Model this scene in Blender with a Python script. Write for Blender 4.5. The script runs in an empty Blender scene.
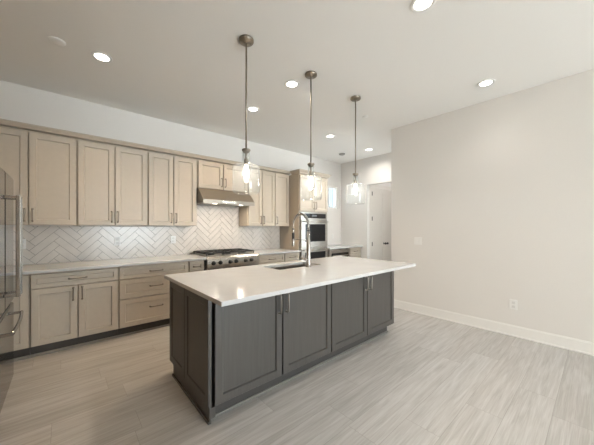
import bpy, bmesh, math, random
from mathutils import Vector, Matrix

random.seed(7)
S = bpy.context.scene
COL = S.collection
PI = math.pi

# ------------------------------------------------------------------ camera
cam_d = bpy.data.cameras.new('camera')
cam_d.sensor_width = 36.0
cam_d.lens = 266.0 / 594.0 * 36.0
cam_d.shift_y = 5.0 / 594.0
cam_d.clip_start = 0.02
cam_d.clip_end = 200
cam = bpy.data.objects.new('camera', cam_d)
COL.objects.link(cam)
cam.location = (0, 0, 1.36)
cam.rotation_euler = (PI / 2, 0, math.radians(48.72 - 90.0))
S.camera = cam

# ------------------------------------------------------------------ world, light, exposure
S.view_settings.view_transform = 'Standard'
S.view_settings.look = 'None'
S.view_settings.gamma = 1.0
S.view_settings.exposure = 0.98
S.view_settings.use_curve_mapping = False
S.cycles.use_denoising = True
S.cycles.max_bounces = 12
S.cycles.diffuse_bounces = 6
S.cycles.glossy_bounces = 5
S.cycles.transparent_max_bounces = 16
S.cycles.caustics_reflective = False
S.cycles.caustics_refractive = False
S.cycles.sample_clamp_indirect = 6.0

W = bpy.data.worlds.new('sky')
S.world = W
W.use_nodes = True
bgn = W.node_tree.nodes['Background']
bgn.inputs[0].default_value = (0.86, 0.93, 1.0, 1)
bgn.inputs[1].default_value = 1.6


def area(name, loc, rot, sx, sy, power, color, shape='RECTANGLE', spread=PI):
    d = bpy.data.lights.new(name, 'AREA')
    d.shape = shape
    d.size = sx
    if shape in ('RECTANGLE', 'ELLIPSE'):
        d.size_y = sy
    d.energy = power
    d.color = color
    d.spread = spread
    o = bpy.data.objects.new(name, d)
    COL.objects.link(o)
    o.location = loc
    o.rotation_euler = rot
    return o


DAY = (0.90, 0.95, 1.0)
WARM = (1.0, 0.86, 0.70)
LAMP = (1.0, 0.72, 0.43)
NEUTRAL = (1.0, 0.93, 0.85)
CAN_POWER = 4.5
# daylight entering by the wide window in the back wall, far behind the camera
area('window_daylight', (2.35, -7.20, 1.40), (PI / 2, 0, 0), 3.6, 2.5, 240.0, DAY)
sun_d = bpy.data.lights.new('sun', 'SUN')
sun_d.energy = 42.0
sun_d.angle = math.radians(0.6)
sun_d.color = (0.93, 0.965, 1.0)
sun = bpy.data.objects.new('sun', sun_d)
COL.objects.link(sun)
sun.rotation_euler = (math.radians(44), 0, math.radians(32))       # falls through the back window onto the floor behind the camera
area('window_daylight', (4.925, 2.10, 1.55), (PI / 2, 0, 0), 0.85, 1.55, 6.0, DAY)      # hall window round the corner
area('hall_fill', (6.5, 2.85, 3.03), (0, 0, 0), 1.2, 0.4, 5.0, (1.0, 0.96, 0.93))  # unseen fill without a fixture, added to brighten the hall doors


# ------------------------------------------------------------------ materials
def new_mat(name):
    m = bpy.data.materials.new(name)
    m.use_nodes = True
    nt = m.node_tree
    return m, nt, nt.nodes['Principled BSDF'], nt.nodes['Material Output']


def ramp(nt, fac, c0, c1, p0=0.0, p1=1.0):
    r = nt.nodes.new('ShaderNodeValToRGB')
    r.color_ramp.elements[0].position = p0
    r.color_ramp.elements[1].position = p1
    r.color_ramp.elements[0].color = (*c0, 1)
    r.color_ramp.elements[1].color = (*c1, 1)
    nt.links.new(fac, r.inputs[0])
    return r


def mat(name, c, rough=0.5, metal=0.0, var=0.04, scale=(6, 6, 6), bump=0.0, spec=0.5, coat=0.0, aniso=0.0):
    """painted / metal surface with a faint procedural mottling"""
    m, nt, b, out = new_mat(name)
    tc = nt.nodes.new('ShaderNodeTexCoord')
    mp = nt.nodes.new('ShaderNodeMapping')
    mp.inputs['Scale'].default_value = scale
    nt.links.new(tc.outputs['Object'], mp.inputs[0])
    n = nt.nodes.new('ShaderNodeTexNoise')
    n.inputs['Scale'].default_value = 4.0
    n.inputs['Detail'].default_value = 4.0
    nt.links.new(mp.outputs[0], n.inputs['Vector'])
    lo = tuple(max(0, x * (1 - var)) for x in c)
    hi = tuple(min(1, x * (1 + var)) for x in c)
    r = ramp(nt, n.outputs['Fac'], lo, hi, 0.3, 0.7)
    nt.links.new(r.outputs[0], b.inputs['Base Color'])
    b.inputs['Roughness'].default_value = rough
    b.inputs['Metallic'].default_value = metal
    b.inputs['Specular IOR Level'].default_value = spec
    if coat:
        b.inputs['Coat Weight'].default_value = coat
        b.inputs['Coat Roughness'].default_value = 0.15
    if bump:
        bp = nt.nodes.new('ShaderNodeBump')
        bp.inputs['Strength'].default_value = bump
        bp.inputs['Distance'].default_value = 0.002
        nt.links.new(n.outputs['Fac'], bp.inputs['Height'])
        nt.links.new(bp.outputs[0], b.inputs['Normal'])
    return m


def emit(name, c, strength):
    m, nt, b, out = new_mat(name)
    b.inputs['Base Color'].default_value = (*c, 1)
    b.inputs['Emission Color'].default_value = (*c, 1)
    b.inputs['Emission Strength'].default_value = strength
    return m


def thin_glass(name, tint=(0.97, 0.98, 0.98), refl=0.9, edge=0.5, veil=0.0):
    m, nt, b, out = new_mat(name)
    nt.nodes.remove(b)
    t = nt.nodes.new('ShaderNodeBsdfTransparent')
    t.inputs[0].default_value = (*tint, 1)
    g = nt.nodes.new('ShaderNodeBsdfGlossy')
    g.inputs['Roughness'].default_value = 0.03
    g.inputs[0].default_value = (refl, refl, refl, 1)
    lw = nt.nodes.new('ShaderNodeLayerWeight')
    lw.inputs[0].default_value = 0.5
    p = nt.nodes.new('ShaderNodeMath')
    p.operation = 'POWER'
    p.inputs[1].default_value = 3.0
    nt.links.new(lw.outputs['Facing'], p.inputs[0])
    f = nt.nodes.new('ShaderNodeMath')
    f.operation = 'MULTIPLY_ADD'
    f.inputs[1].default_value = edge
    f.inputs[2].default_value = 0.022
    nt.links.new(p.outputs[0], f.inputs[0])
    mx = nt.nodes.new('ShaderNodeMixShader')
    nt.links.new(f.outputs[0], mx.inputs[0])
    nt.links.new(t.outputs[0], mx.inputs[1])
    nt.links.new(g.outputs[0], mx.inputs[2])
    last = mx
    if veil:                                    # seeded glass scatters a little light
        d = nt.nodes.new('ShaderNodeBsdfTranslucent')
        d.inputs[0].default_value = (0.95, 0.95, 0.95, 1)
        d2 = nt.nodes.new('ShaderNodeBsdfDiffuse')
        d2.inputs[0].default_value = (0.95, 0.95, 0.95, 1)
        ad = nt.nodes.new('ShaderNodeMixShader')
        ad.inputs[0].default_value = 0.5
        nt.links.new(d.outputs[0], ad.inputs[1])
        nt.links.new(d2.outputs[0], ad.inputs[2])
        vm = nt.nodes.new('ShaderNodeMixShader')
        vm.inputs[0].default_value = veil
        nt.links.new(mx.outputs[0], vm.inputs[1])
        nt.links.new(ad.outputs[0], vm.inputs[2])
        last = vm
    nt.links.new(last.outputs[0], out.inputs[0])
    return m


def floor_mat():
    m, nt, b, out = new_mat('oak_planks')
    N, L = nt.nodes, nt.links

    def math_(op, a, bb=None, c=None):
        n = N.new('ShaderNodeMath')
        n.operation = op
        for i, v in enumerate((a, bb, c)):
            if v is None:
                continue
            if isinstance(v, (int, float)):
                n.inputs[i].default_value = v
            else:
                L.new(v, n.inputs[i])
        return n.outputs[0]
    tc = N.new('ShaderNodeTexCoord')
    sp = N.new('ShaderNodeSeparateXYZ')
    L.new(tc.outputs['Object'], sp.inputs[0])
    PW, PL = 0.228, 1.52
    row = math_('FLOOR', math_('DIVIDE', sp.outputs[1], PW))
    wn = N.new('ShaderNodeTexWhiteNoise')
    wn.noise_dimensions = '1D'
    L.new(row, wn.inputs['W'])
    xs = math_('ADD', math_('DIVIDE', sp.outputs[0], PL), math_('MULTIPLY', wn.outputs[0], 7.3))
    colm = math_('FLOOR', xs)
    fx = math_('FRACT', xs)
    fy = math_('FRACT', math_('DIVIDE', sp.outputs[1], PW))
    cb = N.new('ShaderNodeCombineXYZ')
    L.new(row, cb.inputs[0])
    L.new(colm, cb.inputs[1])
    w2 = N.new('ShaderNodeTexWhiteNoise')
    w2.noise_dimensions = '2D'
    L.new(cb.outputs[0], w2.inputs['Vector'])
    # grain coordinates: stretched along x, shifted per plank
    g = N.new('ShaderNodeCombineXYZ')
    L.new(math_('MULTIPLY', sp.outputs[0], 1.1), g.inputs[0])
    L.new(math_('MULTIPLY', sp.outputs[1], 15.0), g.inputs[1])
    L.new(math_('MULTIPLY', w2.outputs[0], 60.0), g.inputs[2])
    n1 = N.new('ShaderNodeTexNoise')
    n1.inputs['Scale'].default_value = 1.6
    n1.inputs['Detail'].default_value = 7.0
    n1.inputs['Distortion'].default_value = 0.9
    L.new(g.outputs[0], n1.inputs['Vector'])
    g2 = N.new('ShaderNodeCombineXYZ')
    L.new(math_('MULTIPLY', sp.outputs[0], 3.0), g2.inputs[0])
    L.new(math_('MULTIPLY', sp.outputs[1], 90.0), g2.inputs[1])
    L.new(math_('MULTIPLY', w2.outputs[0], 31.0), g2.inputs[2])
    n2 = N.new('ShaderNodeTexNoise')
    n2.inputs['Scale'].default_value = 1.5
    n2.inputs['Detail'].default_value = 3.0
    L.new(g2.outputs[0], n2.inputs['Vector'])
    tone = math_('ADD', math_('MULTIPLY', n1.outputs['Fac'], 0.58),
                 math_('ADD', math_('MULTIPLY', n2.outputs['Fac'], 0.34), math_('MULTIPLY', w2.outputs[0], 0.12)))
    r = ramp(nt, tone, FLOOR_LO, FLOOR_HI, 0.36, 0.66)
    ex = math_('MINIMUM', fx, math_('SUBTRACT', 1.0, fx))
    ey = math_('MINIMUM', fy, math_('SUBTRACT', 1.0, fy))
    gap = math_('MAXIMUM', math_('LESS_THAN', math_('MULTIPLY', ex, PL), 0.0016),
                math_('LESS_THAN', math_('MULTIPLY', ey, PW), 0.0016))
    mx = N.new('ShaderNodeMix')
    mx.data_type = 'RGBA'
    L.new(math_('MULTIPLY', gap, 0.38), mx.inputs['Factor'])
    L.new(r.outputs[0], mx.inputs['A'])
    mx.inputs['B'].default_value = (0.16, 0.135, 0.115, 1)
    L.new(mx.outputs['Result'], b.inputs['Base Color'])
    b.inputs['Roughness'].default_value = 0.42
    bp = N.new('ShaderNodeBump')
    bp.inputs['Strength'].default_value = 0.12
    bp.inputs['Distance'].default_value = 0.002
    L.new(math_('SUBTRACT', n2.outputs['Fac'], gap), bp.inputs['Height'])
    L.new(bp.outputs[0], b.inputs['Normal'])
    return m


def grain_mat(name, lo, hi, rough):
    """stained wood, grain running up (z)"""
    m, nt, b, out = new_mat(name)
    tc = nt.nodes.new('ShaderNodeTexCoord')
    mp = nt.nodes.new('ShaderNodeMapping')
    mp.inputs['Scale'].default_value = (45, 45, 2.2)
    nt.links.new(tc.outputs['Object'], mp.inputs[0])
    n = nt.nodes.new('ShaderNodeTexNoise')
    n.inputs['Scale'].default_value = 1.3
    n.inputs['Detail'].default_value = 5
    n.inputs['Distortion'].default_value = 0.4
    nt.links.new(mp.outputs[0], n.inputs['Vector'])
    r = ramp(nt, n.outputs['Fac'], lo, hi, 0.25, 0.75)
    nt.links.new(r.outputs[0], b.inputs['Base Color'])
    b.inputs['Roughness'].default_value = rough
    return m


def quartz_mat():
    m, nt, b, out = new_mat('white_quartz')
    tc = nt.nodes.new('ShaderNodeTexCoord')
    n = nt.nodes.new('ShaderNodeTexNoise')
    n.inputs['Scale'].default_value = 2.2
    n.inputs['Detail'].default_value = 8
    n.inputs['Distortion'].default_value = 1.2
    nt.links.new(tc.outputs['Object'], n.inputs['Vector'])
    r = ramp(nt, n.outputs['Fac'], (0.565, 0.56, 0.555), (0.595, 0.592, 0.588), 0.35, 0.62)
    nt.links.new(r.outputs[0], b.inputs['Base Color'])
    b.inputs['Roughness'].default_value = 0.16
    return m


def steel_mat(name, c=(0.47, 0.435, 0.39), rough=0.28, scale=(3, 3, 260)):
    m, nt, b, out = new_mat(name)
    tc = nt.nodes.new('ShaderNodeTexCoord')
    mp = nt.nodes.new('ShaderNodeMapping')
    mp.inputs['Scale'].default_value = scale
    nt.links.new(tc.outputs['Object'], mp.inputs[0])
    n = nt.nodes.new('ShaderNodeTexNoise')
    n.inputs['Scale'].default_value = 2.0
    n.inputs['Detail'].default_value = 3
    nt.links.new(mp.outputs[0], n.inputs['Vector'])
    r = ramp(nt, n.outputs['Fac'], tuple(x * 0.93 for x in c), c, 0.3, 0.7)
    nt.links.new(r.outputs[0], b.inputs['Base Color'])
    b.inputs['Metallic'].default_value = 1.0
    mr = nt.nodes.new('ShaderNodeMapRange')
    mr.inputs['To Min'].default_value = rough * 0.85
    mr.inputs['To Max'].default_value = rough * 1.15
    nt.links.new(n.outputs['Fac'], mr.inputs['Value'])
    nt.links.new(mr.outputs[0], b.inputs['Roughness'])
    return m


FLOOR_LO, FLOOR_HI = (0.36, 0.34, 0.32), (0.53, 0.516, 0.50)
M_FLOOR = floor_mat()
M_WALL = mat('wall_paint', (0.76, 0.737, 0.707), 0.75, var=0.012, bump=0.05, scale=(30, 30, 30))
M_BOUNCE = mat('taupe_bounce_paint', (0.60, 0.47, 0.34), 0.75, var=0.012)  # tone invented for unseen walls, to warm the light bounced onto the left
M_CEIL = mat('ceiling_paint', (0.88, 0.865, 0.84), 0.85, var=0.012, bump=0.05, scale=(30, 30, 30))
M_TRIM = mat('trim_paint', (0.83, 0.815, 0.79), 0.45, var=0.01)
M_DOOR = mat('door_paint', (0.72, 0.68, 0.625), 0.5, var=0.012)
M_CAB = mat('taupe_paint', (0.52, 0.45, 0.365), 0.42, var=0.02)
M_CABBOX = mat('taupe_box', (0.46, 0.395, 0.315), 0.5, var=0.02)
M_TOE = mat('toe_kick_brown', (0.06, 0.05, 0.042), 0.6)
M_SHOE = mat('shoe_molding_taupe', (0.34, 0.29, 0.235), 0.5)
M_ISL = grain_mat('charcoal_stain', (0.072, 0.064, 0.058), (0.088, 0.080, 0.073), 0.42)
M_ISLDK = mat('charcoal_base', (0.055, 0.05, 0.046), 0.5)
M_QUARTZ = quartz_mat()
M_STEEL = steel_mat('brushed_steel')
M_HOOD = steel_mat('hood_steel', (0.40, 0.365, 0.32), 0.40, (3, 3, 200))
M_FRIDGE = steel_mat('fridge_steel', (0.23, 0.205, 0.18), 0.13, (3, 260, 3))
M_FRSIDE = mat('fridge_side_grey', (0.06, 0.058, 0.055), 0.45)
M_NICKEL = mat('brushed_nickel', (0.24, 0.205, 0.165), 0.35, metal=1.0)
M_PULL = mat('island_pull_nickel', (0.36, 0.33, 0.295), 0.34, metal=1.0)
M_CHROME = mat('faucet_nickel', (0.50, 0.475, 0.45), 0.25, metal=1.0)
M_PENDM = mat('pendant_nickel', (0.31, 0.27, 0.22), 0.35, metal=1.0)
M_BLACK = mat('black_glass', (0.008, 0.008, 0.009), 0.08)
M_DARK = mat('black_iron', (0.018, 0.017, 0.016), 0.55)
M_RUBBER = mat('black_plastic', (0.02, 0.02, 0.02), 0.45)
M_TILE = mat('white_tile', (0.715, 0.66, 0.605), 0.22, var=0.05, scale=(2, 2, 2))
M_GROUT = mat('grey_grout', (0.33, 0.295, 0.255), 0.85)
M_PLATE = mat('white_plastic', (0.82, 0.81, 0.79), 0.4, var=0.01)
M_SLOT = mat('outlet_face', (0.70, 0.69, 0.67), 0.45, var=0.01)
M_GLASS = thin_glass('clear_glass', edge=0.55, veil=0.035)
M_PANE = thin_glass('window_glass', (0.95, 0.98, 0.98))
M_BULB = emit('bulb_glow', (1.0, 0.93, 0.85), 34.0)
M_CAN = emit('can_light_glow', (1.0, 0.95, 0.86), 6.0)
M_HOODL = emit('hood_light_glow', (1.0, 0.93, 0.8), 8.0)
M_SIDING = mat('blue_grey_siding', (0.042, 0.050, 0.058), 0.8)
M_VENT = mat('grey_disc', (0.40, 0.385, 0.36), 0.6)
M_DISP = mat('grey_display', (0.18, 0.19, 0.20), 0.2)


# ------------------------------------------------------------------ mesh helpers
class MB:
    def __init__(self):
        self.bm = bmesh.new()

    def quad(self, vs):
        return self.bm.faces.new([self.bm.verts.new(v) for v in vs])

    def box(self, x0, x1, y0, y1, z0, z1, bev=0.0):
        b = self.bm
        v = [b.verts.new((x, y, z)) for z in (z0, z1) for y in (y0, y1) for x in (x0, x1)]
        fs = [b.faces.new([v[i] for i in f]) for f in
              ((0, 2, 3, 1), (4, 5, 7, 6), (0, 1, 5, 4), (2, 6, 7, 3), (0, 4, 6, 2), (1, 3, 7, 5))]
        if bev:
            es = {e for f in fs for e in f.edges}
            bmesh.ops.bevel(b, geom=list(es), offset=bev, segments=2, profile=0.5, affect='EDGES')
        return self

    def lathe(self, prof, center=(0, 0, 0), axis=(0, 0, 1), n=32, close=False):
        """prof: list of (r, h) along axis from center"""
        b = self.bm
        ax = Vector(axis).normalized()
        q = ax.to_track_quat('Z', 'Y').to_matrix()
        c = Vector(center)
        rings = []
        for r, h in prof:
            if r < 1e-6:
                rings.append([b.verts.new(c + q @ Vector((0, 0, h)))])
            else:
                rings.append([b.verts.new(c + q @ Vector((r * math.cos(2 * PI * k / n), r * math.sin(2 * PI * k / n), h)))
                              for k in range(n)])
        pairs = list(zip(rings, rings[1:]))
        if close:
            pairs.append((rings[-1], rings[0]))
        for a, d in pairs:
            if len(a) == 1 and len(d) == 1:
                continue
            for k in range(n):
                k2 = (k + 1) % n
                if len(a) == 1:
                    f = b.faces.new((a[0], d[k2], d[k]))
                elif len(d) == 1:
                    f = b.faces.new((a[k], a[k2], d[0]))
                else:
                    f = b.faces.new((a[k], a[k2], d[k2], d[k]))
                f.smooth = True
        return self

    def cyl(self, p0, p1, r, n=20, r1=None):
        p0, p1 = Vector(p0), Vector(p1)
        h = (p1 - p0).length
        r1 = r if r1 is None else r1
        return self.lathe([(0, 0), (r, 0), (r1, h), (0, h)], p0, p1 - p0, n)

    def tube(self, pts, r, n=12):
        b = self.bm
        pts = [Vector(p) for p in pts]
        rs = r if isinstance(r, (list, tuple)) else [r] * len(pts)
        rings = []
        up = None
        for i, p in enumerate(pts):
            t = (pts[min(i + 1, len(pts) - 1)] - pts[max(i - 1, 0)]).normalized()
            if up is None:
                up = t.orthogonal().normalized()
            up = (up - t * up.dot(t)).normalized()
            s = t.cross(up)
            rings.append([b.verts.new(p + rs[i] * (math.cos(2 * PI * k / n) * up + math.sin(2 * PI * k / n) * s))
                          for k in range(n)])
        for a, d in zip(rings, rings[1:]):
            for k in range(n):
                f = b.faces.new((a[k], a[(k + 1) % n], d[(k + 1) % n], d[k]))
                f.smooth = True
        b.faces.new(rings[0][::-1])
        b.faces.new(rings[-1])
        return self

    def rings(self, rs, cap0=True, cap1=True):
        """loft rectangular loops given as lists of 4+ points"""
        b = self.bm
        vs = [[b.verts.new(p) for p in r] for r in rs]
        n = len(vs[0])
        for a, d in zip(vs, vs[1:]):
            for k in range(n):
                b.faces.new((a[k], a[(k + 1) % n], d[(k + 1) % n], d[k]))
        if cap0:
            b.faces.new(vs[0][::-1])
        if cap1:
            b.faces.new(vs[-1])
        return self

    def extrude_x(self, prof, x0, x1):
        """prof: closed (y, z) polygon, extruded along x"""
        b = self.bm
        a = [b.verts.new((x0, y, z)) for y, z in prof]
        d = [b.verts.new((x1, y, z)) for y, z in prof]
        n = len(prof)
        for k in range(n):
            b.faces.new((a[k], a[(k + 1) % n], d[(k + 1) % n], d[k]))
        b.faces.new(a[::-1])
        b.faces.new(d)
        return self

    def xf(self, M):
        bmesh.ops.transform(self.bm, matrix=M, verts=self.bm.verts)
        return self

    def build(self, name, m, parent=None, smooth=False):
        bmesh.ops.recalc_face_normals(self.bm, faces=self.bm.faces)
        me = bpy.data.meshes.new(name)
        self.bm.to_mesh(me)
        self.bm.free()
        o = bpy.data.objects.new(name, me)
        COL.objects.link(o)
        me.materials.append(m)
        if parent is not None:
            o.parent = parent
            if parent.type == 'EMPTY':
                o.location = -Vector(parent.location)      # meshes are written in world coordinates
        return o


def tag(o, label, cat, group=None, kind=None):
    o['label'] = label
    o['category'] = cat
    if group:
        o['group'] = group
    if kind:
        o['kind'] = kind
    return o


def thing(name, label, cat, loc, group=None):
    o = bpy.data.objects.new(name, None)
    o.empty_display_size = 0.1
    COL.objects.link(o)
    o.location = loc
    return tag(o, label, cat, group)


def struct(name, mb, m):
    o = mb.build(name, m)
    o['kind'] = 'structure'
    return o


def copy_tree(o, parent=None):
    c = o.copy()
    COL.objects.link(c)
    if parent is not None:
        c.parent = parent
    for ch in list(o.children):
        copy_tree(ch, c)
    return c


def shaker(x0, x1, z0, z1, yf, t=0.034, rail=0.057, depth=0.013):
    """door leaf facing -y, front face at y = yf"""
    def loop(i, y):
        return [(x0 + i, y, z0 + i), (x1 - i, y, z0 + i), (x1 - i, y, z1 - i), (x0 + i, y, z1 - i)]
    rs = [loop(0, yf + t), loop(0, yf + 0.002), loop(0.002, yf), loop(rail, yf), loop(rail + 0.0075, yf + depth)]
    return MB().rings(rs)


def pull(p0, p1, out=0.032, r=0.0055, n=(0, -1, 0), arch=0.002):
    """bar pull with two feet from p0 to p1 on a face with outward normal n"""
    p0, p1, n = Vector(p0), Vector(p1), Vector(n)
    d = (p1 - p0).normalized()
    m = MB()
    pts = [p0 + n * 0.0003, p0 + n * (out * 0.8), p0 + n * out + d * 0.006]
    for k in range(1, 6):
        f = k / 6.0
        pts.append(p0.lerp(p1, f) + n * (out + arch * math.sin(PI * f)))
    pts += [p1 + n * out - d * 0.006, p1 + n * (out * 0.8), p1 + n * 0.0003]
    m.tube(pts, r, 8)
    m.cyl(p0, p0 + n * 0.004, r * 1.7, 10)
    m.cyl(p1, p1 + n * 0.004, r * 1.7, 10)
    return m


# ------------------------------------------------------------------ the room
RX, KY, CZ, FX, LX, BY = 4.24, 4.53, 3.05, 5.53, -1.12, -7.00
HJ = 3.727           # hall wall plane (y) and start of the opening in the far wall
struct('floor', MB().box(LX - 0.1, 8.2, BY - 0.12, KY + 0.12, -0.06, 0), M_FLOOR)
struct('ceiling', MB().box(LX - 0.1, 8.2, BY - 0.12, KY + 0.12, CZ, CZ + 0.06), M_CEIL)
# kitchen wall with a small window at its right end
WX0, WX1, WZ0, WZ1 = 4.72, 5.40, 1.845, 2.415
m = MB()
m.box(LX, WX0, KY, KY + 0.12, 0, CZ)
m.box(WX1, FX, KY, KY + 0.12, 0, CZ)
m.box(WX0, WX1, KY, KY + 0.12, 0, WZ0)
m.box(WX0, WX1, KY, KY + 0.12, WZ1, CZ)
struct('wall_kitchen', m, M_WALL)
struct('wall_right', MB().box(RX, RX + 0.12, BY, 2.37, 0, CZ, 0.004), M_WALL)
m = MB()
m.box(FX, FX + 0.12, HJ, KY + 0.12, 0, CZ)
m.box(FX, FX + 0.12, 2.25, HJ, 2.395, CZ)
struct('wall_far', m, M_WALL)
# hall wall with the pair of doors
DX0, DXM, DX1, DZ = 5.725, 6.325, 6.925, 2.36
m = MB()
m.box(FX + 0.12, DX0 - 0.02, HJ, HJ + 0.12, 0, CZ)
m.box(DX1 + 0.02, 8.1, HJ, HJ + 0.12, 0, CZ)
m.box(DX0 - 0.02, DX1 + 0.02, HJ, HJ + 0.12, DZ + 0.02, CZ)
struct('wall_hall', m, M_WALL)
m = MB()
m.box(RX + 0.12, 4.45, 2.13, 2.25, 0, CZ)
m.box(5.40, 8.1, 2.13, 2.25, 0, CZ)
m.box(4.45, 5.40, 2.13, 2.25, 0, 0.7)
m.box(4.45, 5.40, 2.13, 2.25, 2.4, CZ)
struct('wall_hall_side', m, M_WALL)
struct('wall_hall_end', MB().box(8.1, 8.2, 2.13, HJ + 0.12, 0, CZ), M_WALL)
struct('wall_left', MB().box(LX - 0.1, LX, BY, KY, 0, CZ), M_BOUNCE)
struct('wall_shade_blocker', MB().box(LX, 0.72, -0.80, -0.66, 0, CZ), M_BOUNCE)  # unseen partition added to keep window light off the kitchen's left side
BX0, BX1, BZ0, BZ1 = 0.6, 4.1, 0.12, 2.7
m = MB()
m.box(LX, BX0, BY - 0.12, BY, 0, CZ)
m.box(BX1, RX + 0.12, BY - 0.12, BY, 0, CZ)
m.box(BX0, BX1, BY - 0.12, BY, 0, BZ0)
m.box(BX0, BX1, BY - 0.12, BY, BZ1, CZ)
struct('wall_back', m, M_WALL)


def window(n, x0, x1, z0, z1, y, mull):
    r = MB()
    w = 0.035
    y0, y1 = y + 0.03, y + 0.075
    r.box(x0, x0 + w, y0, y1, z0, z1)
    r.box(x1 - w, x1, y0, y1, z0, z1)
    r.box(x0 + w, x1 - w, y0, y1, z0, z0 + w)
    r.box(x0 + w, x1 - w, y0, y1, z1 - w, z1)
    for k in range(1, mull):
        xm = x0 + (x1 - x0) * k / mull
        r.box(xm - 0.018, xm + 0.018, y0, y1, z0 + w, z1 - w)
    o = struct('window_%d' % n, r, M_TRIM)
    g = MB().box(x0 + w * 0.8, x1 - w * 0.8, y0 + 0.02, y0 + 0.024, z0 + w * 0.8, z1 - w * 0.8).build('window_pane', M_PANE, o)
    return o


window(1, WX0, WX1, WZ0, WZ1, KY, 2)
window(3, 4.45, 5.40, 0.7, 2.4, 2.14, 1)
window(2, BX0, BX1, BZ0, BZ1, BY - 0.11, 3)


def hall_door(n, x0, x1, knob_x, hinge_x):
    y = HJ - 0.006
    m = MB()
    st, t = 0.105, 0.035
    m.box(x0, x0 + st, y, y + t, 0.012, DZ)
    m.box(x1 - st, x1, y, y + t, 0.012, DZ)
    for a, b in ((0.012, 0.24), (0.86, 1.045), (DZ - 0.115, DZ)):
        m.box(x0 + st, x1 - st, y, y + t, a, b)
    for a, b in ((0.24, 0.86), (1.045, DZ - 0.115)):
        m.box(x0 + st, x1 - st, y + 0.009, y + t - 0.01, a, b)
    o = struct('door_%d' % n, m, M_DOOR)
    k = MB()
    k.lathe([(0, 0.002), (0.026, 0), (0.026, 0.008), (0.01, 0.012), (0.01, 0.035), (0.027, 0.045), (0.03, 0.06), (0.022, 0.072), (0, 0.074)],
            (knob_x, y, 0.945), (0, -1, 0), 20)
    k.build('door_knob', M_DARK, o)
    for z in (0.25, 0.95, 1.58, 2.2):
        h = MB().box(hinge_x - 0.012, hinge_x + 0.012, y - 0.008, y - 0.0005, z - 0.05, z + 0.05, 0.002)
        h.build('hinge', M_DARK, o)
    return o


hall_door(1, DX0, DXM - 0.002, DXM - 0.045, DX0 + 0.014)
hall_door(2, DXM + 0.002, DX1, DXM + 0.05, DX1 - 0.014)
# casing around the pair of doors
m = MB()
m.box(DX0 - 0.085, DX0 - 0.005, HJ - 0.0125, HJ - 0.0005, 0, DZ + 0.085, 0.003)
m.box(DX1 + 0.005, DX1 + 0.085, HJ - 0.0125, HJ - 0.0005, 0, DZ + 0.085, 0.003)
m.box(DX0 - 0.005, DX1 + 0.005, HJ - 0.0125, HJ - 0.0005, DZ + 0.005, DZ + 0.085, 0.003)
struct('trim_1', m, M_DOOR)


def baseboard(side, x0, x1, y0, y1, nx, ny):
    m = MB()
    h, t = 0.135, 0.014
    if nx:
        a, b = sorted((x0, x0 + nx * t))
        a2, b2 = sorted((x0, x0 + nx * (t + 0.008)))
        m.box(a, b, y0, y1, 0.0, h - 0.012)
        m.box(*sorted((x0, x0 + nx * 0.009)), y0, y1, h - 0.012, h, 0.002)
        m.box(*sorted((x0 + nx * t, x0 + nx * (t + 0.011))), y0, y1, 0.0, 0.018, 0.003)
    else:
        m.box(x0, x1, *sorted((y0, y0 + ny * t)), 0.0, h - 0.012)
        m.box(x0, x1, *sorted((y0, y0 + ny * 0.009)), h - 0.012, h, 0.002)
        m.box(x0, x1, *sorted((y0 + ny * t, y0 + ny * (t + 0.011))), 0.0, 0.018, 0.003)
    return struct('baseboard_' + side, m, M_TRIM)


baseboard('right', RX - 0.0005, None, BY + 0.02, 2.372, -1, 0)
baseboard('far', FX - 0.0005, None, HJ, 3.865, -1, 0)
baseboard('left', LX + 0.0005, None, -0.64, 2.4, 1, 0)

# neighbour's wall seen through the little window
nb = MB()
nb.box(5.6, 9.33, 8.0, 8.4, -0.06, 6.0)
for k in range(30):
    nb.box(5.6 + k * 0.123, 5.6 + k * 0.123 + 0.012, 7.985, 8.0, -0.06, 6.0)
tag(nb.build('neighbouring_house', M_SIDING), 'blue-grey sided house wall seen outside through the small kitchen window', 'building')

# ------------------------------------------------------------------ herringbone backsplash
def clip(poly, x0, x1, z0, z1):
    def cut(p, ax, lim, keep_less):
        out = []
        for i in range(len(p)):
            a, b = p[i], p[(i + 1) % len(p)]
            ia = a[ax] <= lim if keep_less else a[ax] >= lim
            ib = b[ax] <= lim if keep_less else b[ax] >= lim
            if ia:
                out.append(a)
            if ia != ib:
                f = (lim - a[ax]) / (b[ax] - a[ax])
                out.append((a[0] + f * (b[0] - a[0]), a[1] + f * (b[1] - a[1])))
        return out
    for ax, lim, less in ((0, x0, False), (0, x1, True), (1, z0, False), (1, z1, True)):
        if len(poly) < 3:
            return []
        poly = cut(poly, ax, lim, less)
    return poly


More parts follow.
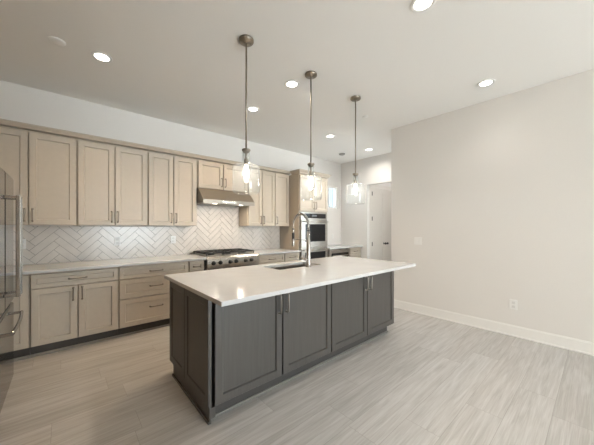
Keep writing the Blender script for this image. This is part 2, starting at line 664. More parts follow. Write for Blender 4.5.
def herring(rects, yback):
    L, w, g = 0.311, 0.0775, 0.0042
    m = MB()
    s = math.sqrt(0.5)
    ox, oz = 0.184, 0.915

    def emit_tile(px, py, lx, ly):
        q = [(px + g / 2, py + g / 2), (px + lx - g / 2, py + g / 2), (px + lx - g / 2, py + ly - g / 2), (px + g / 2, py + ly - g / 2)]
        pts = [(ox + (x - y) * s, oz + (x + y) * s) for x, y in q]
        for r in rects:
            c = clip(pts, *r)
            if len(c) >= 3:
                area_ = abs(sum(c[i][0] * c[(i + 1) % len(c)][1] - c[(i + 1) % len(c)][0] * c[i][1] for i in range(len(c)))) / 2
                if area_ < 2e-4:
                    continue
                cx = sum(p[0] for p in c) / len(c)
                cz = sum(p[1] for p in c) / len(c)
                yf = yback - 0.0045 - random.uniform(0, 0.0006)

                def ring(sc, y):
                    return [(cx + (p[0] - cx) * sc, y, cz + (p[1] - cz) * sc) for p in c]
                m.rings([ring(1, yback), ring(1, yf + 0.0012), ring(0.985, yf)], cap0=False)
    for k in range(-60, 60):
        for t in range(-14, 14):
            bx, by = k * w + t * L, k * w - t * L
            emit_tile(bx, by, L, w)
            emit_tile(bx + L, by + w - L, w, L)
    return m


bs = thing('backsplash', 'off-white glazed tile backsplash laid in a herringbone along the kitchen wall', 'backsplash', (0.9, KY - 0.003, 0.916))
g = MB()
SPL = [(LX + 0.004, 1.59, 0.9165, 1.378), (1.59, 2.495, 0.9165, 1.965), (2.495, 3.474, 0.9165, 1.378)]
for r in SPL:
    g.box(r[0], r[1], KY - 0.004, KY - 0.0005, r[2], r[3])
g.build('grout', M_GROUT, bs)
herring(SPL, KY - 0.004).build('tile', M_TILE, bs)

# ------------------------------------------------------------------ cabinets
UF = 4.209           # upper body front
UD = UF - 0.0345     # upper door face
UZ0, UZ1 = 1.385, 2.425
BF = 3.909           # base body front
BD = BF - 0.0345
KB = KY - 0.006


def add_door(parent, x0, x1, z0, z1, yf, handle=None, hz=None, m=None, hm=None, name='door', hl=0.135, rail=0.057, hr=0.006):
    d = shaker(x0 + 0.0015, x1 - 0.0015, z0 + 0.0012, z1 - 0.0012, yf, rail=rail).build(name, m or M_CAB, parent)
    if handle is not None:
        if name == 'drawer':
            h = pull((handle - hl / 2, yf, hz), (handle + hl / 2, yf, hz), r=hr)
        else:
            h = pull((handle, yf, hz - hl / 2), (handle, yf, hz + hl / 2), r=hr)
        h.build('handle', hm or M_NICKEL, d)
    return d


def upper(label, x0, x1, doors, z0=UZ0, z1=UZ1, hz=None):
    t = thing('upper_cabinet', label, 'cabinet', ((x0 + x1) / 2, KB, z0), 'taupe upper cabinets along the kitchen wall')
    b = MB()
    b.box(x0 + 0.001, x1 - 0.001, UF, KB, z0 + 0.018, z1 + 0.02)
    b.box(x0 + 0.001, x0 + 0.019, UF, KB, z0, z0 + 0.018)       # recessed underside
    b.box(x1 - 0.019, x1 - 0.001, UF, KB, z0, z0 + 0.018)
    b.box(x0 + 0.019, x1 - 0.019, UF, UF + 0.02, z0, z0 + 0.018)
    b.build('body', M_CABBOX, t)
    for (a, c, hs) in doors:
        hx = None if hs is None else (a + 0.03 if hs == 'l' else c - 0.03)
        add_door(t, a, c, z0 + 0.004, z1 - 0.006, UD, hx, (z0 + 0.115) if hz is None else hz)
    return t


R = 0.006
upper('taupe upper cabinet tucked in the corner, deepest behind the refrigerator', LX + 0.01, -0.71, [(LX + 0.03, -0.72, None)])
upper('taupe two-door upper cabinet nearest the refrigerator, widest doors', -0.71, 0.122, [(-0.70, -0.296, 'r'), (-0.288, 0.114, 'l')])
upper('taupe two-door upper cabinet second along from the refrigerator', 0.122, 0.888, [(0.131, 0.500, 'r'), (0.508, 0.880, 'l')])
upper('taupe two-door upper cabinet directly left of the range hood', 0.888, 1.585, [(0.898, 1.226, 'r'), (1.234, 1.566, 'l')])
upper('short taupe two-door cabinet above the range hood', 1.585, 2.50, [(1.597, 2.018, 'r'), (2.026, 2.49, 'l')], z0=1.99, hz=2.11)
upper('taupe two-door upper cabinet directly right of the range hood', 2.50, 3.10, [(2.508, 2.796, 'r'), (2.804, 3.092, 'l')])
upper('narrow single-door taupe upper cabinet beside the tall oven cabinet', 3.10, 3.474, [(3.108, 3.455, 'l')])

# crown along the uppers
cr = MB()
prof = [(UD - 0.002, 2.447), (UD - 0.022, 2.45), (UD - 0.028, 2.462), (UD - 0.05, 2.485), (UD - 0.05, 2.497), (KB, 2.497), (KB, 2.447)]
cr.extrude_x(prof, LX + 0.01, 3.474)
tag(cr.build('crown_molding', M_CAB), 'long taupe crown molding running along the top of the upper cabinets', 'molding')


def base(label, x0, x1, name='base_cabinet'):
    t = thing(name, label, 'cabinet', ((x0 + x1) / 2, KB, 0), 'taupe base cabinets under the kitchen worktop')
    MB().box(x0 + 0.001, x1 - 0.001, BF, KB, 0.112, 0.884).build('body', M_CABBOX, t)
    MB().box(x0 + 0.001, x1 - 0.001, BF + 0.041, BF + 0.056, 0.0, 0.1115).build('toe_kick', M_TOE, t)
    MB().box(x0 + 0.001, x1 - 0.001, BF + 0.022, BF + 0.0405, 0.0, 0.024, 0.004).build('shoe_molding', M_SHOE, t)
    return t


Z1, Z2, Z3, ZB = 0.868, 0.718, 0.470, 0.122
b0 = base('taupe corner base cabinet with a full-height door, partly hidden by the refrigerator', LX + 0.01, -0.263)
add_door(b0, -0.72, -0.271, ZB, Z1, BD)
b1 = base('taupe base cabinet with one wide drawer over two doors', -0.263, 0.506)
add_door(b1, -0.254, 0.498, Z2 + 0.004, Z1, BD, 0.122, 0.795, name='drawer', rail=0.04, hl=0.15)
add_door(b1, -0.254, 0.117, ZB, Z2 - 0.004, BD, 0.117 - 0.035, 0.62)
add_door(b1, 0.126, 0.498, ZB, Z2 - 0.004, BD, 0.126 + 0.035, 0.62)
b2 = base('taupe base cabinet with three stacked drawers', 0.506, 1.345)
add_door(b2, 0.514, 1.336, Z2 + 0.004, Z1, BD, 0.925, 0.795, name='drawer', rail=0.04, hl=0.15)
add_door(b2, 0.514, 1.336, Z3 + 0.004, Z2 - 0.004, BD, 0.925, 0.60, name='drawer', hl=0.15)
add_door(b2, 0.514, 1.336, ZB, Z3 - 0.004, BD, 0.925, 0.33, name='drawer', hl=0.15)
b3 = base('narrow taupe base cabinet directly left of the range', 1.345, 1.570)
add_door(b3, 1.354, 1.566, Z2 + 0.004, Z1, BD, 1.464, 0.795, name='drawer', rail=0.04, hl=0.10)
add_door(b3, 1.354, 1.566, ZB, Z2 - 0.004, BD, 1.54, 0.62)
b4 = base('taupe base cabinet directly right of the range', 2.518, 3.10)
add_door(b4, 2.526, 3.092, Z2 + 0.004, Z1, BD, 2.81, 0.795, name='drawer', rail=0.04)
add_door(b4, 2.526, 2.806, ZB, Z2 - 0.004, BD, 2.775, 0.62)
add_door(b4, 2.812, 3.092, ZB, Z2 - 0.004, BD, 2.843, 0.62)
b5 = base('narrow taupe base cabinet between the range run and the tall oven cabinet', 3.10, 3.474)
add_door(b5, 3.108, 3.466, Z2 + 0.004, Z1, BD, 3.287, 0.795, name='drawer', rail=0.04)
add_door(b5, 3.108, 3.466, ZB, Z2 - 0.004, BD, 3.14, 0.62)
b6 = base('taupe drawer cabinet at the far end beside the beverage cooler', 5.04, 5.50)
add_door(b6, 5.065, 5.485, Z2 + 0.004, Z1, BD, 5.275, 0.795, name='drawer', rail=0.04)
add_door(b6, 5.065, 5.485, Z3 + 0.004, Z2 - 0.004, BD, 5.275, 0.60, name='drawer')
add_door(b6, 5.065, 5.485, ZB, Z3 - 0.004, BD, 5.275, 0.33, name='drawer')


def worktop(label, x0, x1, y0=3.835, y1=KB):
    return tag(MB().box(x0, x1, y0, y1, 0.8855, 0.9155, 0.003).build('worktop', M_QUARTZ), label, 'worktop')


worktop('long white quartz worktop left of the range', LX + 0.006, 1.588)
worktop('short white quartz worktop between the range and the tall oven cabinet', 2.512, 3.474)
worktop('white quartz worktop at the far end over the beverage cooler', 4.305, 5.525)

# ------------------------------------------------------------------ tall oven cabinet and double wall oven
TX0, TX1, TF = 3.478, 4.30, 3.914
t = thing('tall_oven_cabinet', 'tall taupe cabinet housing the double wall oven', 'cabinet', ((TX0 + TX1) / 2, KB, 0))
m = MB()
m.box(TX0, TX0 + 0.02, TF, KB, 0.0, 2.425)
m.box(TX1 - 0.02, TX1, TF, KB, 0.0, 2.425)
m.box(TX0 + 0.02, TX1 - 0.02, TF, KB, 1.675, 2.425)
m.box(TX0 + 0.02, TX1 - 0.02, TF, KB, 0.10, 0.295)
m.box(TX0 + 0.02, TX1 - 0.02, KB - 0.02, KB, 0.295, 1.675)
m.build('body', M_CABBOX, t)
add_door(t, TX0 + 0.012, 3.884, 1.692, 2.405, TF - 0.0345, 3.856, 1.81)
add_door(t, 3.892, TX1 - 0.012, 1.692, 2.405, TF - 0.0345, 3.92, 1.81)
add_door(t, TX0 + 0.012, TX1 - 0.012, 0.112, 0.285, TF - 0.0345, 3.888, 0.22, name='drawer', rail=0.04)
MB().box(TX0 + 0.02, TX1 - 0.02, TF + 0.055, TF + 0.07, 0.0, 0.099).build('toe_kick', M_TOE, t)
c = MB()


def crown_ring(o, z):
    return [(TX0 - o, TF - 0.0345 - o, z), (TX1 + o, TF - 0.0345 - o, z), (TX1 + o, KB, z), (TX0 - o, KB, z)]


c.rings([crown_ring(0.0, 2.4255), crown_ring(0.012, 2.432), crown_ring(0.018, 2.448), crown_ring(0.05, 2.478), crown_ring(0.05, 2.497)])
# keep the crown clear of the lower run's crown behind it
bmesh.ops.bisect_plane(c.bm, geom=c.bm.verts[:] + c.bm.edges[:] + c.bm.faces[:], plane_co=(0, UD - 0.056, 0), plane_no=(0, 1, 0), clear_outer=True)
c.build('crown_molding', M_CAB, t)

ox0, ox1, OY = TX0 + 0.03, TX1 - 0.03, TF - 0.036
t = thing('double_wall_oven', 'stainless double wall oven with black glass windows in the tall cabinet', 'oven', ((ox0 + ox1) / 2, 4.1, 0.30))
m = MB()
m.box(ox0, ox1, TF - 0.004, 4.48, 0.2975, 1.672)
m.build('body', M_STEEL, t)
p = MB().box(ox0 + 0.005, ox1 - 0.005, OY, TF - 0.0045, 1.525, 1.668, 0.003).build('control_panel', M_STEEL, t)
q = MB().box(ox0 + 0.09, ox1 - 0.05, OY - 0.003, OY - 0.0002, 1.55, 1.645).build('display', M_BLACK, p)
MB().box(ox0 + 0.30, ox0 + 0.44, OY - 0.0045, OY - 0.0032, 1.585, 1.62).build('readout', M_DISP, p)
for z0, z1 in ((0.955, 1.515), (0.31, 0.945)):
    d = MB()
    a, b, w0, w1 = ox0 + 0.005, ox1 - 0.005, z0 + 0.115, z1 - 0.085
    d.box(a, a + 0.10, OY - 0.012, TF - 0.0045, z0, z1)
    d.box(b - 0.065, b, OY - 0.012, TF - 0.0045, z0, z1)
    d.box(a + 0.10, b - 0.065, OY - 0.012, TF - 0.0045, z0, w0)
    d.box(a + 0.10, b - 0.065, OY - 0.012, TF - 0.0045, w1, z1)
    d = d.build('oven_door', M_STEEL, t)
    MB().box(a + 0.101, b - 0.066, OY - 0.009, TF - 0.006, w0 + 0.001, w1 - 0.001).build('oven_window', M_BLACK, d)
    h = MB()
    hz = z1 - 0.035
    h.tube([(a + 0.03, OY - 0.06, hz), (b - 0.03, OY - 0.06, hz)], 0.011, 12)
    h.cyl((a + 0.05, OY - 0.0125, hz), (a + 0.05, OY - 0.06, hz), 0.008, 10)
    h.cyl((b - 0.05, OY - 0.0125, hz), (b - 0.05, OY - 0.06, hz), 0.008, 10)
    h.build('handle', M_STEEL, d)

# ------------------------------------------------------------------ beverage cooler at the far end
t = thing('beverage_cooler', 'undercounter stainless beverage cooler with a dark glass door', 'cooler', (4.68, 4.2, 0))
x0, x1 = 4.325, 5.03
MB().box(x0, x1, BF + 0.01, KB - 0.01, 0.10, 0.872).build('body', M_FRSIDE, t)
MB().box(x0 + 0.01, x1 - 0.01, BF + 0.05, BF + 0.07, 0.0, 0.0995).build('toe_grille', M_DARK, t)
d = MB()
d.box(x0, x0 + 0.07, BD - 0.012, BF + 0.009, 0.125, 0.868)
d.box(x1 - 0.045, x1, BD - 0.012, BF + 0.009, 0.125, 0.868)
d.box(x0 + 0.07, x1 - 0.045, BD - 0.012, BF + 0.009, 0.79, 0.868)
d.box(x0 + 0.07, x1 - 0.045, BD - 0.012, BF + 0.009, 0.125, 0.185)
d = d.build('cooler_door', M_STEEL, t)
MB().box(x0 + 0.071, x1 - 0.046, BD - 0.008, BF + 0.008, 0.186, 0.789).build('door_glass', M_BLACK, d)
h = MB().tube([(x0 + 0.10, BD - 0.05, 0.735), (x1 - 0.05, BD - 0.05, 0.735)], 0.010, 10)
h.cyl((x0 + 0.12, BD - 0.0078, 0.735), (x0 + 0.12, BD - 0.05, 0.735), 0.007, 8)
h.cyl((x1 - 0.07, BD - 0.0078, 0.735), (x1 - 0.07, BD - 0.05, 0.735), 0.007, 8)
h.build('handle', M_STEEL, d)

# ------------------------------------------------------------------ range
RX0, RX1, RF = 1.598, 2.506, 3.835
t = thing('gas_range', 'stainless gas range with black grates and six front knobs', 'range', ((RX0 + RX1) / 2, 4.18, 0))
MB().box(RX0, RX1, RF + 0.03, KB - 0.01, 0.09, 0.735).build('body', M_FRSIDE, t)
m = MB()
m.extrude_x([(RF, 0.755), (RF - 0.012, 0.80), (RF - 0.006, 0.885), (RF + 0.02, 0.918), (RF + 0.07, 0.925), (KB - 0.01, 0.925), (KB - 0.01, 0.7355), (RF, 0.7355)], RX0, RX1)
m.build('cooktop', M_STEEL, t)
MB().box(RX0 + 0.02, RX1 - 0.02, RF + 0.10, KB - 0.05, 0.9253, 0.928).build('burner_tray', M_HOOD, t)
for x in (1.69, 1.80, 1.965, 2.065, 2.235, 2.345):
    k = MB()
    k.lathe([(0.032, 0.0), (0.032, 0.006), (0.028, 0.008)], (x, RF - 0.0095, 0.825), (0, -1, 0), 20)
    k.lathe([(0.028, 0.007), (0.025, 0.012), (0.022, 0.042), (0.017, 0.047), (0, 0.047)], (x, RF - 0.0095, 0.825), (0, -1, 0), 20)
    k = k.build('knob', M_RUBBER, t)
    r = MB().lathe([(0.0325, 0.0), (0.036, 0.0), (0.036, 0.005), (0.0325, 0.005)], (x, RF - 0.0095, 0.825), (0, -1, 0), 20, close=True)
    r.build('bezel', M_STEEL, k)
gw = (RX1 - RX0 - 0.05) / 3
for i in range(3):
    a = RX0 + 0.025 + i * gw
    b = a + gw - 0.006
    y0, y1 = RF + 0.105, KB - 0.06
    gm = MB()
    zt0, zt1 = 0.952, 0.972
    for yy in (y0, (y0 + y1) / 2 - 0.008, y1 - 0.016):
        gm.box(a, b, yy, yy + 0.016, zt0, zt1, 0.003)
    for xx in (a, b - 0.016):
        gm.box(xx, xx + 0.016, y0 + 0.001, y1 - 0.001, zt0 - 0.001, zt1 - 0.001, 0.003)
    for yc in (y0 + (y1 - y0) * 0.27, y0 + (y1 - y0) * 0.75):
        xc = (a + b) / 2
        for k in range(4):
            an = PI / 4 + k * PI / 2
            for rr0, rr1 in ((0.035, 0.14),):
                p0 = (xc + rr0 * math.cos(an), yc + rr0 * math.sin(an), 0.966)
                p1 = (xc + rr1 * math.cos(an), yc + rr1 * math.sin(an), 0.962)
                gm.tube([p0, p1], 0.007, 6)
    for xx in (a + 0.002, b - 0.016):
        for yy in (y0 + 0.002, y1 - 0.016):
            gm.box(xx, xx + 0.013, yy, yy + 0.013, 0.9282, zt0 + 0.002)
    gm.build('grate', M_DARK, t)
    for yc in (y0 + (y1 - y0) * 0.27, y0 + (y1 - y0) * 0.75):
        MB().lathe([(0, 0.0), (0.05, 0.0), (0.05, 0.012), (0.038, 0.018), (0.036, 0.024), (0, 0.026)], ((a + b) / 2, yc, 0.9282), n=20).build('burner', M_DARK, t)
d = MB()
d.box(RX0 + 0.01, RX1 - 0.01, RF - 0.008, RF + 0.029, 0.20, 0.725, 0.004)
d = d.build('oven_door', M_STEEL, t)
MB().box(RX0 + 0.16, RX1 - 0.16, RF - 0.0105, RF - 0.0082, 0.32, 0.58).build('oven_window', M_BLACK, d)
h = MB().tube([(RX0 + 0.06, RF - 0.06, 0.672), (RX1 - 0.06, RF - 0.06, 0.672)], 0.013, 12)
h.cyl((RX0 + 0.09, RF - 0.0083, 0.672), (RX0 + 0.09, RF - 0.06, 0.672), 0.009, 10)
h.cyl((RX1 - 0.09, RF - 0.0083, 0.672), (RX1 - 0.09, RF - 0.06, 0.672), 0.009, 10)
h.build('handle', M_STEEL, d)
MB().box(RX0 + 0.01, RX1 - 0.01, RF + 0.02, RF + 0.0295, 0.092, 0.19).build('kick_panel', M_STEEL, t)
for x in (RX0 + 0.05, RX1 - 0.05):
    for y in (RF + 0.08, KB - 0.08):
        MB().cyl((x, y, 0.0), (x, y, 0.0895), 0.018, 12).build('leg', M_STEEL, t)

# ------------------------------------------------------------------ range hood
hx0, hx1 = 1.592, 2.498
t = thing('range_hood', 'stainless under-cabinet range hood with a sloped front', 'range hood', ((hx0 + hx1) / 2, KB, 1.735))
m = MB()
HF = 3.965
m.extrude_x([(KB - 0.008, 1.745), (KB - 0.008, 1.988), (4.165, 1.988), (HF, 1.795), (HF, 1.735), (HF + 0.012, 1.735), (HF + 0.012, 1.745)], hx0, hx1)
m.build('hood_shell', M_HOOD, t)
MB().box(hx0 + 0.30, hx0 + 0.56, HF - 0.002, HF - 0.0003, 1.75, 1.785).build('fascia_reflection', mat('reflection_steel', (0.8, 0.78, 0.75), 0.25, metal=1.0), t)  # brighter steel patch standing in for a reflection on the hood fascia
MB().box(hx0 + 0.05, hx1 - 0.05, HF + 0.14, KB - 0.05, 1.738, 1.7447).build('filter', M_NICKEL, t)
for x in (hx0 + 0.22, hx1 - 0.22):
    MB().lathe([(0, 0), (0.032, 0), (0.034, 0.006), (0, 0.006)], (x, HF + 0.075, 1.7385), n=20).build('hood_lamp', M_HOODL, t)
    area('hood_light', (x, HF + 0.075, 1.733), (0, 0, 0), 0.06, 0.06, 1.5, WARM, 'DISK').parent = None

# ------------------------------------------------------------------ island
IX0, IX1, IYF, IYB = 0.748, 3.255, 1.8095, 2.641
IDF = 1.775
t = thing('kitchen_island', 'large charcoal-stained kitchen island with four shaker doors', 'island', ((IX0 + IX1) / 2, 2.2, 0))
m = MB()                                             # hollow carcass so the sink hangs inside
m.box(IX0 + 0.052, IX1, IYF, IYF + 0.02, 0.09, 0.8845)          # front frame
m.box(IX0 + 0.024, IX0 + 0.052, IYF - 0.03, IYF + 0.02, 0.03, 0.105)
m.box(IX0 + 0.024, IX1, IYB - 0.02, IYB, 0.09, 0.8845)
m.box(IX1 - 0.02, IX1, IYF + 0.02, IYB - 0.02, 0.09, 0.8845)
m.box(IX0 + 0.024, IX1 - 0.02, IYF + 0.02, IYB - 0.02, 0.09, 0.11)
m.build('body', M_ISL, t)
m = MB()
m.box(IX0 + 0.03, 3.168, 1.832, 1.85, 0.0, 0.089)
m.box(3.15, 3.168, 1.85, 2.56, 0.0, 0.089)
m.box(IX0 + 0.03, 3.168, 2.56, 2.578, 0.0, 0.089)
m.build('toe_kick', M_ISLDK, t)
m = MB()
m.box(IX0 + 0.03, 3.176, 1.818, 1.8315, 0.0, 0.018, 0.004)
m.build('shoe_molding', mat('island_shoe', (0.20, 0.185, 0.17), 0.5), t)
# decorative end panel (faces -x) with a toe notch at its far corner
e = MB()
b = e.bm
pn = [(1.777, 0.0), (2.585, 0.0), (2.585, 0.10), (IYB + 0.026, 0.10), (IYB + 0.026, 0.8845), (1.777, 0.8845)]
A = [b.verts.new((IX0 + 0.0235, y, z)) for y, z in pn]
B = [b.verts.new((IX0 + 0.010, y, z)) for y, z in pn]
for k in range(6):
    b.faces.new((A[k], A[(k + 1) % 6], B[(k + 1) % 6], B[k]))
b.faces.new(A)
b.faces.new(B[::-1])
e = e.build('end_panel', M_ISL, t)


def end_leaf(y0, y1, z0, z1):
    d = shaker(-y1, -y0, z0, z1, 0, t=0.0095, rail=0.06, depth=0.007)
    # local x -> -y, local y (0 = face) -> x
    d.xf(Matrix(((0, 1, 0, IX0), (-1, 0, 0, 0), (0, 0, 1, 0), (0, 0, 0, 1))))
    return d


end_leaf(1.778, 2.255, 0.115, 0.872).build('raised_panel', M_ISL, t)
end_leaf(2.262, IYB + 0.024, 0.115, 0.872).build('raised_panel', M_ISL, t)
MB().box(IX0 - 0.002, IX0 + 0.0095, 1.777, 2.584, 0.0, 0.024, 0.003).build('shoe_molding', M_ISLDK, t)
dx = [0.792, 1.398, 2.020, 2.642, 3.252]
for i in range(4):
    a, c = dx[i] + 0.0045, dx[i + 1] - 0.0045
    add_door(t, a, c, 0.108, 0.872, IDF, (c - 0.035) if i % 2 == 0 else (a + 0.035), 0.72, M_ISL, M_PULL, hl=0.155, hr=0.0068)
# working side fronts (away from the camera)
for i, (a, c) in enumerate(((0.80, 1.40), (1.408, 2.02), (2.028, 2.64), (2.648, 3.248))):
    d = shaker(-c, -a, 0.108, 0.872, 0)
    d.xf(Matrix(((-1, 0, 0, 0), (0, -1, 0, IYB + 0.0345), (0, 0, 1, 0), (0, 0, 0, 1))))
    d.build('door', M_ISL, t)

# island worktop with the sink cut-out
SX0, SX1, SY0, SY1 = 1.705, 2.345, 2.215, 2.545
WX0_, WX1_, WY0_, WY1_ = 0.708, 3.258, 1.490, 2.690
m = MB()
b = m.bm
xs, ys = [WX0_, SX0, SX1, WX1_], [WY0_, SY0, SY1, WY1_]
V = {}
for iz, z in enumerate((0.8855, 0.9165)):
    for i, x in enumerate(xs):
        for j, y in enumerate(ys):
            V[i, j, iz] = b.verts.new((x, y, z))
for iz in (0, 1):
    for i in range(3):
        for j in range(3):
            if (i, j) != (1, 1):
                b.faces.new((V[i, j, iz], V[i + 1, j, iz], V[i + 1, j + 1, iz], V[i, j + 1, iz]))
for i in range(3):
    for j in (0, 3):
        b.faces.new((V[i, j, 0], V[i + 1, j, 0], V[i + 1, j, 1], V[i, j, 1]))
        b.faces.new((V[j, i, 0], V[j, i + 1, 0], V[j, i + 1, 1], V[j, i, 1]))
for a_, c_ in (((1, 1), (2, 1)), ((2, 1), (2, 2)), ((2, 2), (1, 2)), ((1, 2), (1, 1))):
    b.faces.new((V[*a_, 0], V[*c_, 0], V[*c_, 1], V[*a_, 1]))
o = tag(m.build('island_worktop', M_QUARTZ), 'big white quartz worktop overhanging the charcoal island', 'worktop')
bv = o.modifiers.new('edge', 'BEVEL')
bv.width = 0.0025
bv.segments = 2
bv.limit_method = 'ANGLE'

# undermount sink
m = MB()


def sring(o, z):
    return [(SX0 - o, SY0 - o, z), (SX1 + o, SY0 - o, z), (SX1 + o, SY1 + o, z), (SX0 - o, SY1 + o, z)]


m.rings([sring(0.025, 0.8845), sring(0.025, 0.882), sring(0.012, 0.880), sring(0.012, 0.66), sring(-0.02, 0.645)], cap0=False)
m.rings([sring(0.025, 0.8845), sring(0.004, 0.8845), sring(0.002, 0.67), sring(-0.03, 0.655)], cap0=False)
t = tag(m.build('undermount_sink', M_STEEL), 'stainless undermount sink set in the island worktop', 'sink')
MB().lathe([(0, 0.004), (0.02, 0.002), (0.042, 0.004), (0.045, 0.001), (0.045, 0)], ((SX0 + SX1) / 2, (SY0 + SY1) / 2, 0.6552), n=20).build('drain', M_CHROME, t)

# faucet
fx, fy, fz = 2.072, 2.165, 0.917
t = thing('faucet', 'tall brushed-nickel pull-down faucet with a gooseneck at the island sink', 'faucet', (fx, fy, fz))
m = MB()
m.lathe([(0, 0), (0.032, 0), (0.032, 0.006), (0.027, 0.012), (0.0255, 0.05), (0.0255, 0.12), (0.0235, 0.128), (0.022, 0.30), (0.0185, 0.306), (0.0185, 0.40), (0, 0.402)], (fx, fy, fz), n=24)
m.build('faucet_body', M_CHROME, t)
pts = []
rad = 0.132
zc = 1.385
for k in range(15):
    a = PI - PI * k / 14
    pts.append((fx, fy + rad + rad * math.cos(a), zc + rad * math.sin(a)))
pts = [(fx, fy, 1.322)] + pts + [(fx, fy + 2 * rad, 1.345)]
s = MB().tube(pts, 0.0105, 12)
s.build('spout', M_CHROME, t)
# spring coil around the riser
sp = []
n = 240
for k in range(n + 1):
    f = k / n
    ln = f * (len(pts) - 3)
    i = int(min(ln, len(pts) - 4))
    p = Vector(pts[i]).lerp(Vector(pts[i + 1]), ln - i)
    d = (Vector(pts[i + 1]) - Vector(pts[i])).normalized()
    nrm = Vector((1, 0, 0))
    bn = d.cross(nrm)
    an = 2 * PI * 30 * f
    sp.append(p + 0.0145 * (math.cos(an) * nrm + math.sin(an) * bn))
MB().tube(sp, 0.0028, 5).build('spring_coil', M_CHROME, t)
hd = MB()
ty = fy + 2 * rad
hd.lathe([(0, 0.0), (0.012, 0.0), (0.0145, -0.015), (0.0145, -0.05), (0.012, -0.055), (0.012, -0.12), (0.016, -0.14), (0.0185, -0.20), (0.0165, -0.212), (0, -0.212)], (fx, ty, 1.345), n=18)
hd = hd.build('spray_head', M_CHROME, t)
MB().lathe([(0.0150, -0.052), (0.0155, -0.056), (0.0155, -0.118), (0.0150, -0.121)], (fx, ty, 1.345), n=18).build('grip', M_RUBBER, hd)
st = MB().tube([(fx, fy + 0.02, 1.218), (fx, ty - 0.02, 1.218)], 0.0045, 8)
st.lathe([(0.0165, -0.006), (0.022, -0.006), (0.022, 0.006), (0.0165, 0.006)], (fx, ty, 1.218), n=18, close=True)
st.build('holder_arm', M_CHROME, t)
lv = MB().cyl((fx - 0.02, fy, 1.005), (fx - 0.05, fy, 1.005), 0.016, 16)
lv.tube([(fx - 0.043, fy, 1.005), (fx - 0.05, fy + 0.03, 1.01), (fx - 0.055, fy + 0.10, 1.022)], [0.009, 0.007, 0.005], 10)
lv.build('lever', M_CHROME, t)

# ------------------------------------------------------------------ refrigerator
FRX, FY0, FY1 = -0.325, 2.45, 3.37
t = thing('refrigerator', 'stainless French-door refrigerator at the left edge of the photo', 'refrigerator', (-0.72, (FY0 + FY1) / 2, 0))
MB().box(LX + 0.03, FRX - 0.075, FY0 + 0.005, FY1 - 0.005, 0.03, 1.765, 0.004).build('body', M_FRSIDE, t)
FM = (FY0 + FY1) / 2
for y0, y1, hy in ((FY0, FM - 0.003, FM - 0.05), (FM + 0.003, FY1, FM + 0.065)):
    d = MB().box(FRX - 0.07, FRX, y0, y1, 0.725, 1.79, 0.022).build('fridge_door', M_FRIDGE, t)
    h = MB().box(-0.266, -0.240, hy - 0.011, hy + 0.011, 0.845, 1.60, 0.004)
    for z in (0.86, 1.585):
        h.box(FRX + 0.0003, -0.258, hy - 0.010, hy + 0.010, z - 0.012, z + 0.012, 0.003)
    h.build('handle', M_CHROME, d)
d = MB().box(FRX - 0.07, FRX, FY0, FY1, 0.075, 0.715, 0.012).build('freezer_drawer', M_FRIDGE, t)
h = MB()
pts = []
for k in range(13):
    f = k / 12
    pts.append((-0.256 + 0.012 * math.sin(PI * f), 2.55 + 0.56 * f, 0.655 + 0.02 * f))
h.tube(pts, 0.011, 10)
for y, z in ((2.56, 0.6555), (3.10, 0.6745)):
    h.box(FRX + 0.0003, -0.252, y - 0.010, y + 0.010, z - 0.010, z + 0.010, 0.003)
h.build('handle', M_CHROME, d)
MB().box(FRX - 0.12, FRX - 0.035, FY0 + 0.02, FY1 - 0.02, 0.012, 0.0735).build('base_grille', M_DARK, t)
for y in (FY0 + 0.08, FY1 - 0.08):
    for x in (-0.95, -0.46):
        MB().cyl((x, y, 0.0), (x, y, 0.0297), 0.02, 12).build('foot', M_RUBBER, t)

# ------------------------------------------------------------------ pendants over the island
def pendant(x, y, label):
    t = thing('pendant_light', label, 'pendant light', (x, y, CZ), 'glass pendants over the island')
    c = MB().lathe([(0, 0), (0.066, 0), (0.067, -0.004), (0.067, -0.018), (0.062, -0.024), (0.018, -0.026), (0.011, -0.034), (0, -0.034)], (x, y, CZ - 0.0004), n=36)
    c = c.build('canopy', M_PENDM, t)
    for s in (-1, 1):
        MB().lathe([(0, 0), (0.006, 0), (0.005, -0.006), (0, -0.008)], (x + s * 0.040, y - s * 0.01, CZ - 0.0250), n=12).build('screw', M_PENDM, c)
    MB().cyl((x, y, 2.066), (x, y, CZ - 0.030), 0.0075, 14).build('rod', M_PENDM, t)
    s = MB().lathe([(0, 0.022), (0.010, 0.02), (0.016, 0.012), (0.038, 0.008), (0.040, 0.0), (0.036, -0.008), (0.026, -0.022), (0.014, -0.028), (0.0085, -0.03), (0.0085, -0.075), (0.019, -0.082), (0.021, -0.125), (0.017, -0.132), (0, -0.132)], (x, y, 2.055), n=28)
    s.build('socket', M_PENDM, t)
    # clear glass jar: narrow neck, rounded shoulder, straight wall, inner and outer skin
    out = [(0.034, 0.375), (0.034, 0.30), (0.036, 0.275), (0.050, 0.262), (0.085, 0.258), (0.108, 0.250), (0.120, 0.232), (0.1225, 0.21), (0.1225, 0.03), (0.119, 0.012), (0.110, 0.0)]
    inn = [(r - 0.004, h - (0.004 if 0.04 < r < 0.12 and h > 0.2 else 0.0)) for r, h in out][::-1]
    inn[0] = (0.108, 0.003)
    g = MB().lathe(out + inn, (x, y, 1.668), n=48, close=True)
    g.build('glass_shade', M_GLASS, t)
    b = MB().lathe([(0, 0.0), (0.012, 0.003), (0.021, 0.016), (0.024, 0.04), (0.022, 0.065), (0.015, 0.095), (0.012, 0.112), (0.0, 0.112)], (x, y, 1.806), n=24)
    b.build('bulb', M_BULB, t)
    return t


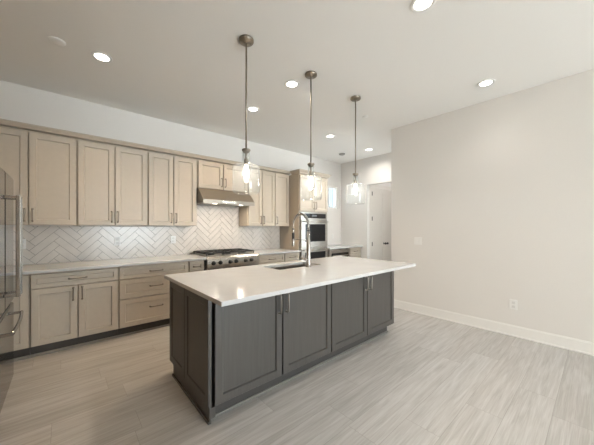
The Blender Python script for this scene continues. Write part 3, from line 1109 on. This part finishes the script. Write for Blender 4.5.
pendant(1.236, 2.10, 'clear glass pendant light nearest the camera, over the left end of the island')
pendant(2.048, 2.10, 'clear glass pendant light in the middle of the three, over the sink')
pendant(2.858, 2.10, 'clear glass pendant light farthest from the camera, over the right end of the island')


# ------------------------------------------------------------------ recessed ceiling lights
def can(x, y, label, power=CAN_POWER, color=None, spread=115):
    t = thing('recessed_light', label, 'ceiling light', (x, y, CZ), 'round recessed ceiling lights')
    MB().lathe([(0.060, 0.0), (0.090, 0.0), (0.090, -0.004), (0.084, -0.007), (0.062, -0.005)], (x, y, CZ - 0.0004), n=36, close=True).build('trim_ring', M_PLATE, t)
    MB().lathe([(0, -0.0042), (0.0605, -0.0042), (0.0605, -0.0005), (0, -0.0005)], (x, y, CZ), n=32).build('lens', M_CAN, t)
    a = area('can_light', (x, y, CZ - 0.012), (0, 0, 0), 0.13, 0.13, power, color or WARM, 'DISK', math.radians(spread))
    a.parent = t
    a.location = (0, 0, -0.012)
    return t


can(0.287, 3.256, 'round recessed ceiling light over the left kitchen aisle, by the smoke detector', 3.2, LAMP)
can(2.022, 2.393, 'round recessed ceiling light between the left and middle pendants', 1.4)
can(2.031, 3.265, 'round recessed ceiling light in front of the range hood', 7.0, LAMP, 130)
can(3.707, 3.290, 'round recessed ceiling light in front of the tall oven cabinet', 5.0, NEUTRAL, 125)
can(4.974, 3.302, 'farthest recessed ceiling light, near the hall opening', 5.0, NEUTRAL, 150)
can(3.713, 0.880, 'round recessed ceiling light closest to the right-hand white wall', 0.8, NEUTRAL)
can(2.034, 0.879, 'recessed ceiling light cut off by the top edge of the photo', 8.0, NEUTRAL, 130)


# ceiling discs
t = MB().lathe([(0, -0.012), (0.045, -0.012), (0.06, -0.007), (0.062, 0.0), (0, 0.0)], (-0.044, 3.246, CZ - 0.0004), n=32)
tag(t.build('smoke_detector', M_CEIL), 'flat white smoke detector on the ceiling at upper left', 'smoke detector')
t = MB().lathe([(0, -0.010), (0.035, -0.010), (0.042, -0.004), (0.042, 0.0), (0, 0.0)], (3.45, 2.36, CZ - 0.0004), n=28)
tag(t.build('sprinkler_cover', M_CEIL), 'small white sprinkler cover on the ceiling beside the farthest pendant', 'sprinkler')
t = MB().lathe([(0, -0.030), (0.05, -0.030), (0.066, -0.020), (0.07, 0.0), (0, 0.0)], (4.795, 3.90, CZ - 0.0004), n=28)
tag(t.build('ceiling_detector', M_VENT), 'grey round detector on the ceiling in the far corner', 'detector')


# ------------------------------------------------------------------ outlets and switches
def plate(name, label, cat, pos, normal, w, h, parts):
    """pos: point on wall; normal 'x-' or 'y-'"""
    t = thing(name, label, cat, pos)

    def place(mb):
        if normal == 'x-':
            mb.xf(Matrix(((0, 1, 0, 0), (1, 0, 0, 0), (0, 0, 1, 0), (0, 0, 0, 1))))
        return mb.xf(Matrix.Translation(pos))
    place(MB().box(-w / 2, w / 2, -0.006, -0.0004, -h / 2, h / 2, 0.002)).build('cover_plate', M_PLATE, t)
    for pn, cx, cz, pw, ph in parts:
        place(MB().box(cx - pw / 2, cx + pw / 2, -0.009, -0.0058, cz - ph / 2, cz + ph / 2, 0.001)).build(pn, M_SLOT if pn == 'socket' else M_PLATE, t)
    return t


SOCK = [('socket', 0, 0.024, 0.033, 0.03), ('socket', 0, -0.024, 0.033, 0.03)]
plate('wall_outlet', 'white outlet low on the white right-hand wall', 'outlet', (RX, 0.715, 0.395), 'x-', 0.078, 0.122, SOCK)
plate('light_switch', 'white double light switch on the right-hand wall near its far end', 'switch', (RX, 1.91, 1.145), 'x-', 0.118, 0.118,
      [('rocker', -0.024, 0, 0.033, 0.066), ('rocker', 0.024, 0, 0.033, 0.066)])
yb = KY - 0.0095
plate('wall_outlet', 'white outlet on the backsplash nearest the refrigerator', 'outlet', (-0.372, yb, 1.165), 'y-', 0.074, 0.118, SOCK)
plate('wall_outlet', 'white outlet on the backsplash above the wide-drawer cabinet', 'outlet', (0.575, yb, 1.165), 'y-', 0.074, 0.118, SOCK)
plate('wall_outlet', 'white outlet on the backsplash left of the range', 'outlet', (1.325, yb, 1.165), 'y-', 0.074, 0.118, SOCK)
plate('wall_outlet', 'white outlet on the bare far wall above the beverage cooler', 'outlet', (5.19, KY, 1.14), 'y-', 0.074, 0.118, SOCK)
